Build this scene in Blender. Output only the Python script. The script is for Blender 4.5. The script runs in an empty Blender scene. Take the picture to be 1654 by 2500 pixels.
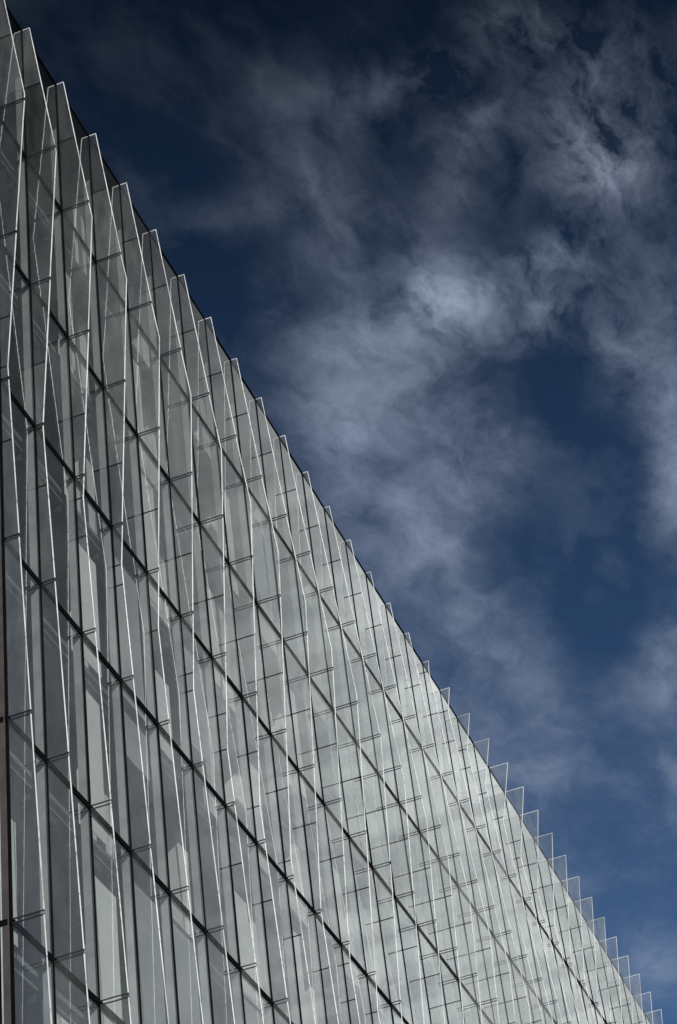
import bpy, bmesh, math, random
from mathutils import Matrix, Vector
random.seed(7)
S = bpy.context.scene
COL = S.collection

# ------------------------------------------------------------------ camera
W = 1.5                                   # bay width in metres
CAMZ = 1.65
ROOF = 24.0229 * W + CAMZ
H0, H1 = 2.4312 * W, 2.2068 * W           # top storey, typical storey
cam = bpy.data.cameras.new("camera"); camo = bpy.data.objects.new("camera", cam); COL.objects.link(camo)
pitch, roll, yaw = 2.247828, -0.138311, -1.296856
camo.matrix_world = (Matrix.Translation((-17.56 * W, -8.26126 * W, CAMZ)) @ Matrix.Rotation(yaw, 4, 'Z')
                     @ Matrix.Rotation(pitch, 4, 'X') @ Matrix.Rotation(roll, 4, 'Z'))
cam.sensor_fit = 'VERTICAL'; cam.sensor_height = 24.0; cam.lens = 24.0 * 5653.31 / 2500.0
cam.clip_start = 0.1; cam.clip_end = 5000
S.camera = camo

# ------------------------------------------------------------------ view, sun, sky
S.view_settings.view_transform = 'Standard'; S.view_settings.look = 'None'
S.view_settings.exposure = 0.0; S.view_settings.gamma = 1.0
S.cycles.transparent_max_bounces = 48; S.cycles.max_bounces = 14
S.cycles.glossy_bounces = 6; S.cycles.diffuse_bounces = 3; S.cycles.transmission_bounces = 6

SUN = Vector((-0.60, -0.63, 0.49)).normalized()
sl = bpy.data.lights.new("sun", 'SUN'); sl.energy = 4.4; sl.angle = math.radians(0.5); sl.color = (1.0, 0.98, 0.955)
so = bpy.data.objects.new("sun", sl); COL.objects.link(so)
so.rotation_euler = SUN.to_track_quat('Z', 'Y').to_euler(); so.location = (0, -60, 90)

BLOBS=[[1.026,0.211,12.012,-35.063,27.45,13.956,0.75],[1.04,0.257,2.825,-25.41,35.978,-1.102,0.45],[1.104,0.271,5.485,-15.184,13.107,6.833,0.42],[1.205,0.248,2.868,-18.568,17.352,1.361,0.5],[1.26,0.306,8.095,-23.105,14.562,7.896,0.38],[1.156,0.323,11.584,-30.599,9.882,5.245,0.35],[1.062,0.168,8.589,-18.86,25.726,21.801,0.25],[0.971,0.088,10.042,-35.67,30.648,15.161,0.6],[0.922,0.087,8.308,-28.743,20.807,10.173,0.3],[0.845,0.091,8.532,-27.907,52.972,25.431,0.4],[0.955,0.056,10.592,-39.958,16.746,8.221,0.2],[0.853,0.166,4.193,-20.287,59.005,13.611,0.34],[0.864,0.2,18.537,-50.008,42.332,20.68,0.25],[0.863,0.242,14.268,-35.886,17.117,8.403,0.14],[0.905,0.295,4.003,-19.167,46.721,4.992,0.28],[0.938,0.17,35.984,-61.879,21.183,21.176,0.26],[0.901,0.165,2.379,-35.11,63.449,-0.541,0.2],[1.028,0.141,1.665,-33.058,46.243,-1.35,0.3],[1.482,0.306,3.888,-12.349,6.785,3.859,0.36],[1.58,0.309,7.201,-23.792,23.977,13.925,0.2],[1.146,0.121,10.818,-39.696,15.117,7.817,0.3],[1.238,0.105,11.559,-45.922,8.032,4.232,0.7],[1.477,0.171,13.012,-51.092,14.947,8.357,0.45],[1.538,0.207,9.78,-37.106,11.864,6.748,0.25],[1.958,0.306,8.129,-31.373,12.079,7.559,0.4],[1.671,0.214,15.78,-62.691,12.575,7.356,0.35],[1.354,0.297,5.727,-17.344,11.648,6.439,0.22],[1.776,0.334,2.946,-10.193,5.113,3.099,0.12],[0.813,0.237,13.77,-33.816,22.085,10.702,0.12],[0.972,0.251,9.381,-24.883,23.382,11.794,0.22],[1.275,0.192,6.269,-17.819,4.646,3.328,-0.15],[0.908,0.193,2.89,-34.666,39.168,-0.378,-0.2],[0.994,0.147,1.988,-36.645,47.892,-1.133,-0.2],[0.945,0.35,12.496,-28.224,12.693,6.438,-0.2],[0.781,0.229,18.855,-45.943,40.232,19.33,-0.3],[1.407,0.201,9.632,-34.771,8.637,4.775,-0.2],[1.035,0.111,4.132,-14.521,12.755,6.422,0.1],[0.914,0.247,2.316,-20.392,25.739,-0.27,0.14],[0.905,0.136,-2.811,-34.778,52.707,-12.758,0.14],[0.892,0.059,7.141,-25.776,25.423,12.3,0.22],[1.072,0.149,1.588,-29.76,52.936,-1.926,0.14]]

class NT:
    """small helper for building node graphs"""
    def __init__(s, tree): s.t = tree; s.n = tree.nodes; s.l = tree.links
    def node(s, kind, **kw):
        n = s.n.new(kind)
        for k, v in kw.items(): setattr(n, k, v)
        return n
    def put(s, sock, v):
        if hasattr(v, 'is_output') or isinstance(v, bpy.types.NodeSocket): s.l.new(v, sock)
        else: sock.default_value = v
    def math(s, op, a, b=0.0, c=None, clamp=False):
        n = s.node('ShaderNodeMath', operation=op); n.use_clamp = clamp
        s.put(n.inputs[0], a); s.put(n.inputs[1], b)
        if c is not None: s.put(n.inputs[2], c)
        return n.outputs[0]
    def comb(s, x, y, z=0.0):
        n = s.node('ShaderNodeCombineXYZ'); s.put(n.inputs[0], x); s.put(n.inputs[1], y); s.put(n.inputs[2], z); return n.outputs[0]
    def noise(s, vec, scale, detail=6.0, rough=0.55, dist=0.0):
        n = s.node('ShaderNodeTexNoise'); s.put(n.inputs['Vector'], vec)
        n.inputs['Scale'].default_value = scale; n.inputs['Detail'].default_value = detail
        n.inputs['Roughness'].default_value = rough; n.inputs['Distortion'].default_value = dist
        return n
    def ramp(s, v, a, b, lo=0.0, hi=1.0, smooth=True):
        n = s.node('ShaderNodeMapRange'); n.interpolation_type = 'SMOOTHSTEP' if smooth else 'LINEAR'
        s.put(n.inputs[0], v); n.inputs[1].default_value = a; n.inputs[2].default_value = b
        n.inputs[3].default_value = lo; n.inputs[4].default_value = hi
        return n.outputs[0]
    def mixc(s, f, a, b, blend='MIX'):
        n = s.node('ShaderNodeMix', data_type='RGBA', blend_type=blend)
        s.put(n.inputs[0], f); s.put(n.inputs[6], a); s.put(n.inputs[7], b); return n.outputs[2]
    def vmath(s, op, a, b):
        n = s.node('ShaderNodeVectorMath', operation=op); s.put(n.inputs[0], a); s.put(n.inputs[1], b); return n.outputs[0]

def build_world():
    w = bpy.data.worlds.new("World"); S.world = w; w.use_nodes = True
    t = NT(w.node_tree); t.n.clear()
    sky = t.node('ShaderNodeTexSky', sky_type='NISHITA'); sky.sun_disc = False
    sky.sun_elevation = math.asin(SUN.z); sky.sun_rotation = math.atan2(SUN.x, SUN.y)
    sky.air_density = 1.0; sky.dust_density = 0.3; sky.ozone_density = 2.0
    geo = t.node('ShaderNodeTexCoord'); sep = t.node('ShaderNodeSeparateXYZ'); t.l.new(geo.outputs['Generated'], sep.inputs[0])
    z = t.math('MAXIMUM', sep.outputs[2], 0.06)
    px = t.math('DIVIDE', sep.outputs[0], z); py = t.math('DIVIDE', sep.outputs[1], z)   # point on the cloud layer
    p = t.comb(px, py)
    # clouds: soft banks placed on the layer, torn up by turbulence
    warp = t.noise(p, 7.0, 6.0, 0.62)
    wv = t.vmath('SUBTRACT', warp.outputs['Color'], (0.5, 0.5, 0.5))
    wsc = t.node('ShaderNodeVectorMath', operation='SCALE'); t.l.new(wv, wsc.inputs[0]); wsc.inputs['Scale'].default_value = 0.06
    pw = t.vmath('ADD', p, wsc.outputs[0])
    sp = t.node('ShaderNodeSeparateXYZ'); t.l.new(pw, sp.inputs[0]); X, Y = sp.outputs[0], sp.outputs[1]
    total = None
    for cx, cy, a, b, c, d, amp in BLOBS:
        dx = t.math('SUBTRACT', X, cx); dy = t.math('SUBTRACT', Y, cy)
        q1 = t.math('MULTIPLY_ADD', dx, a, t.math('MULTIPLY', dy, b))
        q2 = t.math('MULTIPLY_ADD', dx, c, t.math('MULTIPLY', dy, d))
        r2 = t.math('MULTIPLY_ADD', q1, q1, t.math('MULTIPLY', q2, q2))
        g = t.math('MULTIPLY', t.math('EXPONENT', t.math('MULTIPLY', r2, -1.0)), amp)
        total = g if total is None else t.math('ADD', total, g)
    # unseen sky above the street: bright cloud added and shaped for the facade's reflections
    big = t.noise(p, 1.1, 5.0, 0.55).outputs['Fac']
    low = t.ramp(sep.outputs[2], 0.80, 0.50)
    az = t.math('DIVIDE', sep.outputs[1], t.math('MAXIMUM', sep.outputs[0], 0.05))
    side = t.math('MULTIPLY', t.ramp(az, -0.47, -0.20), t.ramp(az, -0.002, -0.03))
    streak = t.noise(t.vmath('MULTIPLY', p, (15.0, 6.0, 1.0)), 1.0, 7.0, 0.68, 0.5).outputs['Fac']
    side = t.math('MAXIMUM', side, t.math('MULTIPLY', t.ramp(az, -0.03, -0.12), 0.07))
    refl_bank = t.math('MULTIPLY', t.math('MULTIPLY', side, low), t.math('MULTIPLY', t.ramp(streak, 0.38, 0.60, 0.60, 1.02), t.ramp(big, 0.36, 0.58, 0.82, 1.12)))
    rot = t.node('ShaderNodeMapping'); rot.inputs['Rotation'].default_value = (0, 0, math.radians(28)); rot.inputs['Scale'].default_value = (1.0, 1.7, 1.0)
    t.l.new(pw, rot.inputs['Vector']); pr = rot.outputs[0]
    fine = t.noise(pr, 21.0, 10.0, 0.66, 0.35).outputs['Fac']
    mid = t.noise(pr, 7.5, 7.0, 0.58, 0.2).outputs['Fac']
    torn = t.math('MULTIPLY', t.ramp(X, 1.3, 0.95), t.ramp(Y, 0.30, 0.12))       # high thin cloud is more torn
    fa = t.math('MULTIPLY_ADD', torn, 4.4, 2.1)
    ma = t.math('MULTIPLY_ADD', torn, 2.2, 2.8)
    det = t.math('ADD', t.math('MULTIPLY', t.math('SUBTRACT', fine, 0.5), fa), t.math('MULTIPLY', t.math('SUBTRACT', mid, 0.48), ma))
    total = t.math('MULTIPLY', t.math('ADD', total, t.math('SQRT', t.math('MULTIPLY_ADD', total, total, 0.010))), 0.38)
    total = t.math('MAXIMUM', t.math('SUBTRACT', total, 0.018), 0.0)
    dens = t.math('MULTIPLY', total, t.math('MAXIMUM', t.math('ADD', det, 1.0), 0.10))
    veil = t.math('MULTIPLY', t.ramp(t.math('ADD', mid, t.math('MULTIPLY', t.math('SUBTRACT', fine, 0.5), 0.4)), 0.42, 0.78), 0.12)
    dens = t.math('ADD', dens, veil)
    dens = t.math('MAXIMUM', t.math('SUBTRACT', dens, 0.012), 0.0)
    dens = t.math('MINIMUM', t.math('MULTIPLY', dens, 0.80), 0.95)
    # deep blue that darkens quickly with height, as through a polariser
    hi = t.ramp(sep.outputs[2], 0.42, 0.78, 1.0, 0.14, False)
    skyc = t.node('ShaderNodeVectorMath', operation='SCALE'); t.l.new(sky.outputs[0], skyc.inputs[0]); t.l.new(hi, skyc.inputs['Scale'])
    blue = t.mixc(1.0, skyc.outputs[0], (SKT[0], SKT[1], SKT[2], 1), 'MULTIPLY')
    ch = t.ramp(sep.outputs[2], 0.66, 0.80, 1.0, 0.30)
    cc = t.node('ShaderNodeVectorMath', operation='SCALE'); cc.inputs[0].default_value = CLC; t.l.new(ch, cc.inputs['Scale'])
    col = t.mixc(dens, blue, cc.outputs[0])
    over = t.math('MULTIPLY', t.ramp(az, -0.002, -0.06), 0.85)           # grey added on the unseen street side, so the glass mirrors less blue
    gr = t.node('ShaderNodeVectorMath', operation='SCALE'); gr.inputs[0].default_value = (0.86, 0.98, 1.06)
    t.put(gr.inputs['Scale'], t.math('MULTIPLY_ADD', low, 0.96, 0.03))
    col = t.mixc(over, col, gr.outputs[0])
    col = t.mixc(refl_bank, col, REFL_BNK)
    bg = t.node('ShaderNodeBackground'); t.l.new(col, bg.inputs[0]); bg.inputs[1].default_value = 0.08
    out = t.node('ShaderNodeOutputWorld'); t.l.new(bg.outputs[0], out.inputs[0])
SKT = (0.46, 0.66, 0.85)
CLC = (4.2, 5.0, 6.6)
REFL_BNK = (10.8, 11.2, 11.3, 1)  # colour of the added cloud that the glass mirrors
build_world()

# ------------------------------------------------------------------ materials
def mat(name):
    m = bpy.data.materials.new(name); m.use_nodes = True; t = NT(m.node_tree); t.n.clear()
    return m, t, t.node('ShaderNodeOutputMaterial')

def solid(name, color, rough=0.6, metal=0.0, spec=0.5, vary=0.12, scale=3.0, bump=0.0):
    m, t, out = mat(name)
    b = t.node('ShaderNodeBsdfPrincipled')
    g = t.node('ShaderNodeNewGeometry')
    n = t.noise(g.outputs['Position'], scale, 5.0, 0.6)
    f = t.ramp(n.outputs['Fac'], 0.3, 0.7, 1 - vary, 1 + vary)
    c = t.node('ShaderNodeVectorMath', operation='SCALE'); c.inputs[0].default_value = color; t.l.new(f, c.inputs['Scale'])
    t.l.new(c.outputs[0], b.inputs['Base Color'])
    t.put(b.inputs['Roughness'], t.ramp(n.outputs['Fac'], 0.3, 0.7, max(rough - .08, 0.02), min(rough + .08, 1)))
    b.inputs['Metallic'].default_value = metal; b.inputs['Specular IOR Level'].default_value = spec
    if bump:
        bp = t.node('ShaderNodeBump'); bp.inputs['Strength'].default_value = bump; bp.inputs['Distance'].default_value = 0.02
        t.l.new(n.outputs['Fac'], bp.inputs['Height']); t.l.new(bp.outputs[0], b.inputs['Normal'])
    t.l.new(b.outputs[0], out.inputs[0])
    return m

def glass(name, tint, frit=0.0, fritcol=(0.77, 0.80, 0.80), refl=1.0, wav=0.0, translucent=0.5, back=1.0):
    """architectural sheet glass: lets light straight through, reflects by Fresnel; optional printed frit lines"""
    m, t, out = mat(name)
    g = t.node('ShaderNodeNewGeometry')
    tr = t.node('ShaderNodeBsdfTransparent'); tr.inputs[0].default_value = (*tint, 1)
    gl = t.node('ShaderNodeBsdfGlossy'); gl.inputs['Roughness'].default_value = 0.012; gl.inputs[0].default_value = (0.95, 0.968, 0.966, 1)
    fr = t.node('ShaderNodeFresnel'); t.put(fr.inputs[0], t.math('MULTIPLY_ADD', g.outputs['Backfacing'], 1 / 1.5 - 1.5, 1.5))
    if wav:
        mp = t.vmath('MULTIPLY', g.outputs['Position'], (0.45, 1.0, 2.8))
        n = t.noise(mp, 1.6, 2.0, 0.45)
        bp = t.node('ShaderNodeBump'); bp.inputs['Strength'].default_value = 1.0; bp.inputs['Distance'].default_value = wav
        t.l.new(n.outputs['Fac'], bp.inputs['Height']); t.l.new(bp.outputs[0], gl.inputs['Normal'])
    rr = t.math('MULTIPLY_ADD', g.outputs['Backfacing'], back * refl - refl, refl)      # the coating is on the outer face
    f = t.math('MINIMUM', t.math('MULTIPLY', fr.outputs[0], rr), 0.88)
    mx = t.node('ShaderNodeMixShader'); t.put(mx.inputs[0], f); t.l.new(tr.outputs[0], mx.inputs[1]); t.l.new(gl.outputs[0], mx.inputs[2])
    last = mx.outputs[0]
    if frit:
        sp = t.node('ShaderNodeSeparateXYZ'); t.l.new(g.outputs['Position'], sp.inputs[0])
        # printed lines every 21 mm with a little dirt on the glass
        wv = t.math('SINE', t.math('MULTIPLY', t.math('MULTIPLY_ADD', sp.outputs[1], 0.22, sp.outputs[2]), 2 * math.pi / 0.0208))
        ln = t.ramp(wv, -0.5, 0.5, 0.45 * frit, 1.55 * frit)
        d = t.noise(t.vmath('MULTIPLY', g.outputs['Position'], (1.0, 2.2, 0.6)), 1.6, 6.0, 0.62).outputs['Fac']
        oi = t.node('ShaderNodeObjectInfo')
        ln = t.math('MULTIPLY', ln, t.ramp(oi.outputs['Random'], 0, 1, 0.5, 1.6, False))
        ln = t.math('MULTIPLY', ln, t.ramp(d, 0.32, 0.68, 0.6, 1.45))
        df = t.node('ShaderNodeBsdfDiffuse'); df.inputs[0].default_value = (*fritcol, 1)
        tl = t.node('ShaderNodeBsdfTranslucent'); tl.inputs[0].default_value = (*fritcol, 1)
        ms = t.node('ShaderNodeMixShader'); ms.inputs[0].default_value = translucent
        t.l.new(df.outputs[0], ms.inputs[1]); t.l.new(tl.outputs[0], ms.inputs[2])
        m2 = t.node('ShaderNodeMixShader'); t.put(m2.inputs[0], ln); t.l.new(last, m2.inputs[1]); t.l.new(ms.outputs[0], m2.inputs[2])
        last = m2.outputs[0]
    t.l.new(last, out.inputs[0])
    return m

M_FIN = glass("fin_glass", (0.955, 0.962, 0.960), frit=0.043, refl=0.5)
M_FIN2 = glass("fin_glass_dense", (0.955, 0.962, 0.960), frit=0.085, refl=0.6, fritcol=(0.76, 0.80, 0.80))
M_WIN = glass("window_glass", (0.95, 0.968, 0.965), refl=2.7, wav=0.0010, back=0.12)

def edge_material():
    """ground glass edge: pale, with duller and darker stretches"""
    m, t, out = mat("polished_edge")
    g = t.node('ShaderNodeNewGeometry')
    mp = t.vmath('MULTIPLY', g.outputs['Position'], (1.0, 0.3, 1.0))
    a = t.noise(mp, 0.75, 4.0, 0.6).outputs['Fac']
    b_ = t.noise(g.outputs['Position'], 9.0, 5.0, 0.7).outputs['Fac']
    f = t.math('MULTIPLY', t.ramp(a, 0.34, 0.54, 0.55, 1.0), t.ramp(b_, 0.34, 0.46, 0.35, 1.0))
    c = t.mixc(f, (0.10, 0.13, 0.13, 1), (0.86, 0.87, 0.86, 1))
    b = t.node('ShaderNodeBsdfPrincipled'); t.l.new(c, b.inputs['Base Color']); b.inputs['Roughness'].default_value = 0.35
    t.l.new(b.outputs[0], out.inputs[0])
    return m
M_EDGE = edge_material()
M_DARK = solid("black_gasket", (0.006, 0.006, 0.007), 0.7, spec=0.0)
M_STEEL = solid("dark_bracket", (0.05, 0.055, 0.06), 0.4, metal=0.3)
M_ALU = solid("pale_aluminium", (0.50, 0.51, 0.50), 0.4, metal=0.2)
M_SLAB = solid("concrete_ceiling", (0.17, 0.17, 0.18), 0.9, vary=0.2, scale=0.8)
M_WHITE = solid("white_plaster", (0.78, 0.78, 0.76), 0.85, vary=0.04)
M_BLIND = solid("white_blind", (0.70, 0.70, 0.68), 0.9, vary=0.05)
M_GREY = solid("grey_fabric", (0.38, 0.38, 0.39), 0.9, vary=0.05)
M_FLOOR = solid("grey_carpet", (0.10, 0.10, 0.11), 0.95)
M_BOX = solid("grey_duct", (0.05, 0.052, 0.055), 0.6)
M_PANEL = solid("bronze_panel", (0.055, 0.048, 0.043), 0.38, metal=0.3, vary=0.2, scale=1.6)
M_POST = solid("bronze_corner", (0.095, 0.084, 0.076), 0.45, metal=0.3, vary=0.12, scale=4.0)
M_ASPH = solid("asphalt", (0.05, 0.05, 0.052), 0.9, scale=20)
M_PAVE = solid("paving", (0.28, 0.27, 0.26), 0.85, scale=4)

# ------------------------------------------------------------------ mesh helpers
class MB:
    def __init__(s): s.v = []; s.f = []
    def box(s, x0, x1, y0, y1, z0, z1):
        b = len(s.v)
        s.v += [(x, y, z) for x in (x0, x1) for y in (y0, y1) for z in (z0, z1)]
        s.f += [tuple(b + i for i in q) for q in ((0, 1, 3, 2), (4, 6, 7, 5), (0, 4, 5, 1), (2, 3, 7, 6), (0, 2, 6, 4), (1, 5, 7, 3))]
        return s
    def slab(s, pts, x0, x1):
        """polygon in the YZ plane given thickness along X"""
        b = len(s.v); n = len(pts)
        s.v += [(x0, y, z) for y, z in pts] + [(x1, y, z) for y, z in pts]
        s.f += [tuple(b + i for i in range(n)), tuple(b + n + i for i in reversed(range(n)))]
        s.f += [(b + i, b + n + i, b + n + (i + 1) % n, b + (i + 1) % n) for i in range(n)]
        return s
    def rod(s, p, r, h, n=8):
        b = len(s.v)
        for k, rr in ((0, r), (h, r * 0.5)):
            s.v += [(p[0] + rr * math.cos(6.2832 * i / n), p[1] + rr * math.sin(6.2832 * i / n), p[2] + k) for i in range(n)]
        s.f += [(b + i, b + (i + 1) % n, b + n + (i + 1) % n, b + n + i) for i in range(n)] + [tuple(b + n + i for i in range(n))]
        return s
    def build(s, name, m, parent=None, origin=(0, 0, 0)):
        me = bpy.data.meshes.new(name)
        me.from_pydata([(x - origin[0], y - origin[1], z - origin[2]) for x, y, z in s.v], [], s.f)
        me.materials.append(m)
        bm = bmesh.new(); bm.from_mesh(me); bmesh.ops.recalc_face_normals(bm, faces=bm.faces); bm.to_mesh(me); bm.free()
        o = bpy.data.objects.new(name, me); COL.objects.link(o)
        if parent is not None: o.parent = parent
        return o

def tag(o, label=None, cat=None, group=None, kind=None):
    if label: o['label'] = label
    if cat: o['category'] = cat
    if group: o['group'] = group
    if kind: o['kind'] = kind
    return o

# ------------------------------------------------------------------ ground
g = MB().box(-400, 600, -400, 400, -0.5, -0.02).build('ground', M_ASPH); tag(g, kind='structure')
p = MB().box(-30, 90, -9, -0.6, -0.016, 0.12).build('pavement', M_PAVE); tag(p, kind='structure')

# ------------------------------------------------------------------ the building
LAST = 40
NST = 11
def zf(j):                                  # height of floor line j below the roof
    return ROOF if j <= 0 else ROOF - H0 - (j - 1) * H1
XS = [-0.8427 * W] + [k * W for k in range(0, LAST + 1)]
KS = [-0.8427] + list(range(0, LAST + 1))
END = LAST * W

B = bpy.data.objects.new('office_building', None); COL.objects.link(B)
tag(B, 'silver grey glass office building with zigzag edged glass fins standing out from every mullion', 'building')

def interp(pts, t):
    for (a, b), (c, d) in zip(pts, pts[1:]):
        if a <= t <= c: return b + (d - b) * (t - a) / max(c - a, 1e-6)
    return pts[-1][1]

def creases(k):
    """outline of the fin at bay k: (storeys below roof, depth in bays)"""
    lo, hi = 0.10, 0.41
    r1 = 1.04 + 0.0895 * k; v1 = 3.02 + 0.124 * k; r2 = max(7.1 + 0.1 * k, v1 + 2.6)
    pts = []
    if k < 15.6:
        d0 = 0.17 - 0.0 if k < 0 else 0.113 - 0.0015 * k
        if k < 0: d0 = 0.12
        pts = [(0, d0)]
    else:
        a = 0.09 + 0.1065 * (k - 16)
        d0 = min(lo + (k - 15.6) * 0.066, 0.405)
        if k > 24: a = 0.09 + 0.1065 * 8 + 0.02 * (k - 24)
        pts = [(0, d0), (max(a, 0.03), lo)]
        r1 = max(r1, pts[-1][0] + 1.9); v1 = max(v1, r1 + 1.9); r2 = max(r2, v1 + 2.5)
    pts += [(r1, hi), (v1, lo), (r2, 0.40), (r2 + 3.0, lo), (r2 + 9, 0.3)]
    return pts

def splits(k, j):
    """positions (fraction of storey) of the thin joints in the fin glass of storey j"""
    out = []
    if j == 0: out.append(0.47)
    if j == 2: out.append(0.58)
    if j == 3: out.append(0.40)
    if j == 4 and k >= 5: out.append(0.38)
    return out

def zof(t):                                 # storeys below roof -> height
    return ROOF - t * H0 if t < 1 else ROOF - H0 - (t - 1) * H1

def visible_storeys(k):                     # how far down this bay is modelled pane by pane
    return 8 if k < 3 else 7 if k < 7 else 6 if k < 10 else 5 if k < 14 else 4 if k < 18 else 3 if k < 24 else 2

Y0 = -0.018                                 # fins start just outside the mullion
def fin(k, x):
    cr = creases(k)
    gap = 0.034
    vis = visible_storeys(k)
    tiers = [(j, j + 1) for j in range(vis)] + [(vis, NST - 1)]
    holder = MB().box(x - 0.012, x + 0.012, Y0, -0.0145, zf(NST - 1), ROOF - 0.02).build('glass_fin', M_DARK, B, (0, 0, 0))
    for a, b in tiers:
        za, zb = zof(a) - (gap if a else 0.0), zof(b) + gap
        ts = [a] + sorted(t for t, _ in cr if a + 0.01 < t < b - 0.01) + [b]
        pts = []
        for t in ts:
            z = za if t == a else zb if t == b else zof(t)
            pts.append((-interp(cr, t) * W, z))
        cuts = [zof(a + s) for s in splits(k, a)] if b - a == 1 else []
        vz = [zof(t) for t, d in cr[1:] if a < t < b and d < 0.2 and b - a == 1]
        cuts += [z for z in vz if all(abs(z - c) > 0.35 for c in cuts)]
        cuts = sorted(cuts, reverse=True)
        def yat(z):
            for (ya, z1), (yb, z2) in zip(pts, pts[1:]):
                if z1 >= z >= z2: return ya + (yb - ya) * (z1 - z) / max(z1 - z2, 1e-6)
            return pts[-1][0]
        # the panes between the joints
        edges = [za] + cuts + [zb]
        for u, l in zip(edges, edges[1:]):
            uu = u - (0.007 if u != za else 0); ll = l + (0.007 if l != zb else 0)
            outer = [(yat(uu), uu)] + [p_ for p_ in pts if ll < p_[1] < uu] + [(yat(ll), ll)]
            poly = [(Y0, uu)] + outer + [(Y0, ll)]
            pane = MB().slab(poly, x - 0.008, x + 0.008).build('fin_pane', M_FIN if k < 15 else M_FIN2, holder)
        for c in cuts:
            MB().box(x - 0.012, x + 0.012, yat(c) + 0.01, Y0, c - 0.006, c + 0.006).build('joint_seal', M_DARK, holder)
        # polished white edge along the outline
        e = MB(); w_ = EDGEW; th = 0.0095
        for (ya, z1), (yb, z2) in zip(pts, pts[1:]):
            e.slab([(ya - 0.002, z1), (ya + w_, z1), (yb + w_, z2), (yb - 0.002, z2)], x - th, x + th)
        if a == 0:
            e.box(x - th, x + th, pts[0][0] + w_, Y0, za - 0.014, za + 0.001)
        e.build('edge_trim', M_EDGE, holder)
        # paired dark clamp plates at the floor line
        if b < NST - 1:
            yb = -interp(cr, b) * W
            zc = zof(b)
            for lo_, hi_ in ((zc + gap - 0.008, zc + gap + 0.003), (zc - gap - 0.003, zc - gap + 0.008)):
                MB().box(x - 0.013, x + 0.013, yb - 0.004, Y0, lo_, hi_).build('clamp_plate', M_STEEL, holder)
EDGEW = 0.009

for k, x in zip(KS, XS): fin(k, x)

prnd = random.Random(21)
# window columns: one bay wide, a gasket frame and a pane in every storey
for i, (k, x) in enumerate(zip(KS[:-1], XS[:-1])):
    x2 = XS[i + 1]
    fr = MB().box(x - 0.014, x + 0.014, -0.014, 0.03, zf(NST), ROOF - 0.05)
    col = fr.build('window_column', M_DARK, B)
    MB().box(x - 0.020, x + 0.035, 0.032, 0.16, zf(NST), ROOF - 1.31).build('inner_mullion', M_ALU, col)
    vis = visible_storeys(k)
    for a, b in [(j, j + 1) for j in range(vis)] + [(vis, NST)]:
        m = MB().box(x + 0.015, x2 - 0.015, -0.004, 0.012, zf(b) + 0.056, zf(a) - 0.056)
        ta, tb = prnd.uniform(-.0032, .0032), prnd.uniform(-.0016, .0016)       # no two panes hang quite parallel
        xc, zc = (x + x2) / 2, (zf(a) + zf(b)) / 2
        if b - a == 1: m.v = [(vx, vy + ta * (vx - xc) + tb * (vz - zc), vz) for vx, vy, vz in m.v]
        m.build('window_pane', M_WIN, col)

# floor bands and slabs
for j in range(0, NST):
    z = zf(j)
    if j: MB().box(XS[0] - 0.02, END, -0.0165, 0.05, z - 0.055, z + 0.055).build('floor_band', M_DARK, B)
    s = MB().box(XS[0] + 0.1, END, 0.30, 14.0, z - 0.34, z - 0.05)
    so_ = s.build('floor_slab', M_SLAB, B)
    # ceiling services seen from the street: dark rails per bay and a row of ducts
    if j < 8:
        for k in range(0, LAST):
            if visible_storeys(k) <= j - 1: continue
            x = k * W
            MB().box(x + 0.10, x + 1.02, 0.34, 0.46, z - 0.50, z - 0.342).build('ceiling_rail', M_BOX, so_)
            MB().box(x + 0.30, x + 0.95, 0.95, 1.25, z - 0.58, z - 0.342).build('ceiling_box', M_BOX, so_)
        for yy in (1.7, 2.7, 3.9):
            MB().box(XS[0] + 0.4, END, yy, yy + 0.22, z - 0.60, z - 0.343).build('duct', M_SLAB, so_)
MB().box(XS[0] - 0.03, END, -0.02, 0.35, ROOF - 0.035, ROOF + 0.010).build('roof_coping', M_DARK, B)
MB().box(XS[0] + 0.12, END, 0.352, 14, ROOF - 0.02, ROOF + 0.0).build('roof', M_SLAB, B)
MB().box(XS[0] + 0.05, END, 0.032, 0.24, ROOF - 1.3, ROOF - 0.052).build('parapet_panel', M_DARK, B)
MB().box(XS[0] + 0.1, END, 9.0, 9.2, 0, ROOF - 0.4).build('core_wall', M_FLOOR, B)

# white columns and partitions standing behind the glass
for i in range(1, 20):
    x = 0.35 + i * 2 * W * 1.1
    if x > END - 1: break
    MB().box(x, x + 0.42, 0.75, 1.17, 0, ROOF - 0.4).build('column', M_WHITE, B)
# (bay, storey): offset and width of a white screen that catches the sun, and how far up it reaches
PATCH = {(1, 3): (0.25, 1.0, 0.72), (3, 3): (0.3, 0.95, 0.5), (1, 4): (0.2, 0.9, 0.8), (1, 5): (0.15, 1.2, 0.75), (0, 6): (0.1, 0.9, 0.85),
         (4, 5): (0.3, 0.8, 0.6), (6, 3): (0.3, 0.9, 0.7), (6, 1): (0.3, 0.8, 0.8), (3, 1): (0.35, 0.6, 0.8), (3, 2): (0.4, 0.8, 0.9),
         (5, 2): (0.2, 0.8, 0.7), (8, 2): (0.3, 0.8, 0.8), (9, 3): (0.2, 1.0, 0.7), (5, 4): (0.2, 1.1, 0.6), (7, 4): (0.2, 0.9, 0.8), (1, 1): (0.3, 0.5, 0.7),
         (11, 2): (0.2, 0.8, 0.8), (-1, 5): (0.2, 0.7, 0.6), (8, 0): (0.3, 0.5, 0.6)}
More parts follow.
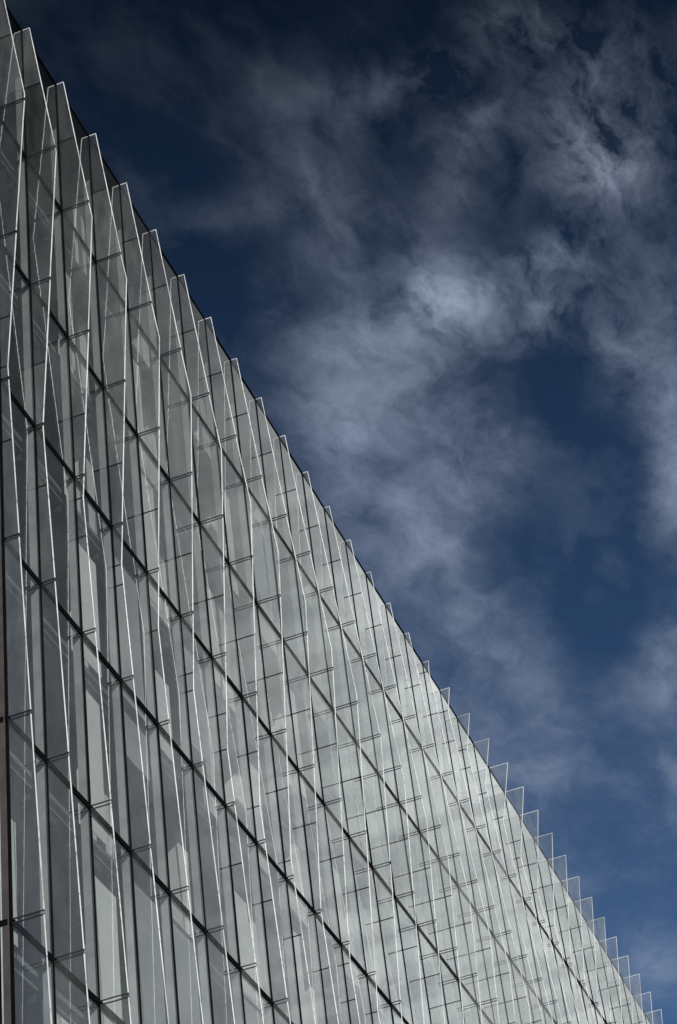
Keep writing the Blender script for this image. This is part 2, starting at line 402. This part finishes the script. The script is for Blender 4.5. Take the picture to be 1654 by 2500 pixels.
for (k, j), (dx, wd, up) in PATCH.items():
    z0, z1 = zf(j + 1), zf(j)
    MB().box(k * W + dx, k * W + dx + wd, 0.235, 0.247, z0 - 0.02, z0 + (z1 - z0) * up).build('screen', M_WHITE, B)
rnd = random.Random(5)
for i, (k, x) in enumerate(zip(KS[1:-1], XS[1:-1])):
    for j in range(0, visible_storeys(k)):
        u = rnd.random()
        if (k, j) in PATCH: pass
        elif u < 0.10:
            wd = rnd.choice((0.5, 0.75, 1.1)); x0 = x + rnd.uniform(0.05, 0.3)
            MB().box(x0, x0 + wd, 0.48, 0.492, zf(j + 1) + rnd.choice((0.0, 0.3, 1.0)), zf(j) - 0.35).build('blind', M_BLIND, B)
        elif u < 0.24:
            MB().box(x + 0.05, x + W - 0.03, 0.20, 0.206, zf(j + 1) + rnd.choice((0.1, 0.9, 1.7, 2.2)), zf(j) - 0.12).build('roller_blind', M_GREY, B)

# the return wall at the corner: pale post, black reveal, bronze panels between floor lines
cx = XS[0]
MB().box(cx - 0.024, cx + 0.02, 0.03, 0.13, 0.2, ROOF).build('corner_post', M_POST, B)
for j in range(1, NST):
    MB().box(cx - 0.030, cx + 0.018, 0.052, 2.7, zf(j) - 0.045, zf(j) + 0.045).build('corner_joint', M_DARK, B)
for j in range(0, NST):
    top, bot = zf(j) - 0.05, zf(j + 1) + 0.05
    cut = bot + (top - bot) * 0.83
    for a, b in ((top, cut + 0.015), (cut - 0.015, bot)):
        if a - b < 0.1: continue
        sw = MB().box(cx - 0.02, cx + 0.04, 0.20, 0.62, b, a)
        sw.build('metal_panel', M_PANEL, B)
        MB().box(cx - 0.02, cx + 0.04, 0.645, 2.6, b, a).build('metal_panel', M_PANEL, B)
MB().box(cx + 0.0, cx + 0.09, 0.161, 14.0, 0.2, ROOF - 0.06).build('side_wall', M_DARK, B)

# thin rods standing on the roof edge
for k, y in ((19.35, 0.5), (20.5, 0.5), (23.2, 0.5), (25.2, 0.5), (27.9, 0.5)):
    MB().rod((k * W, y, ROOF), 0.018, 0.85).build('roof_rod', M_STEEL, B)
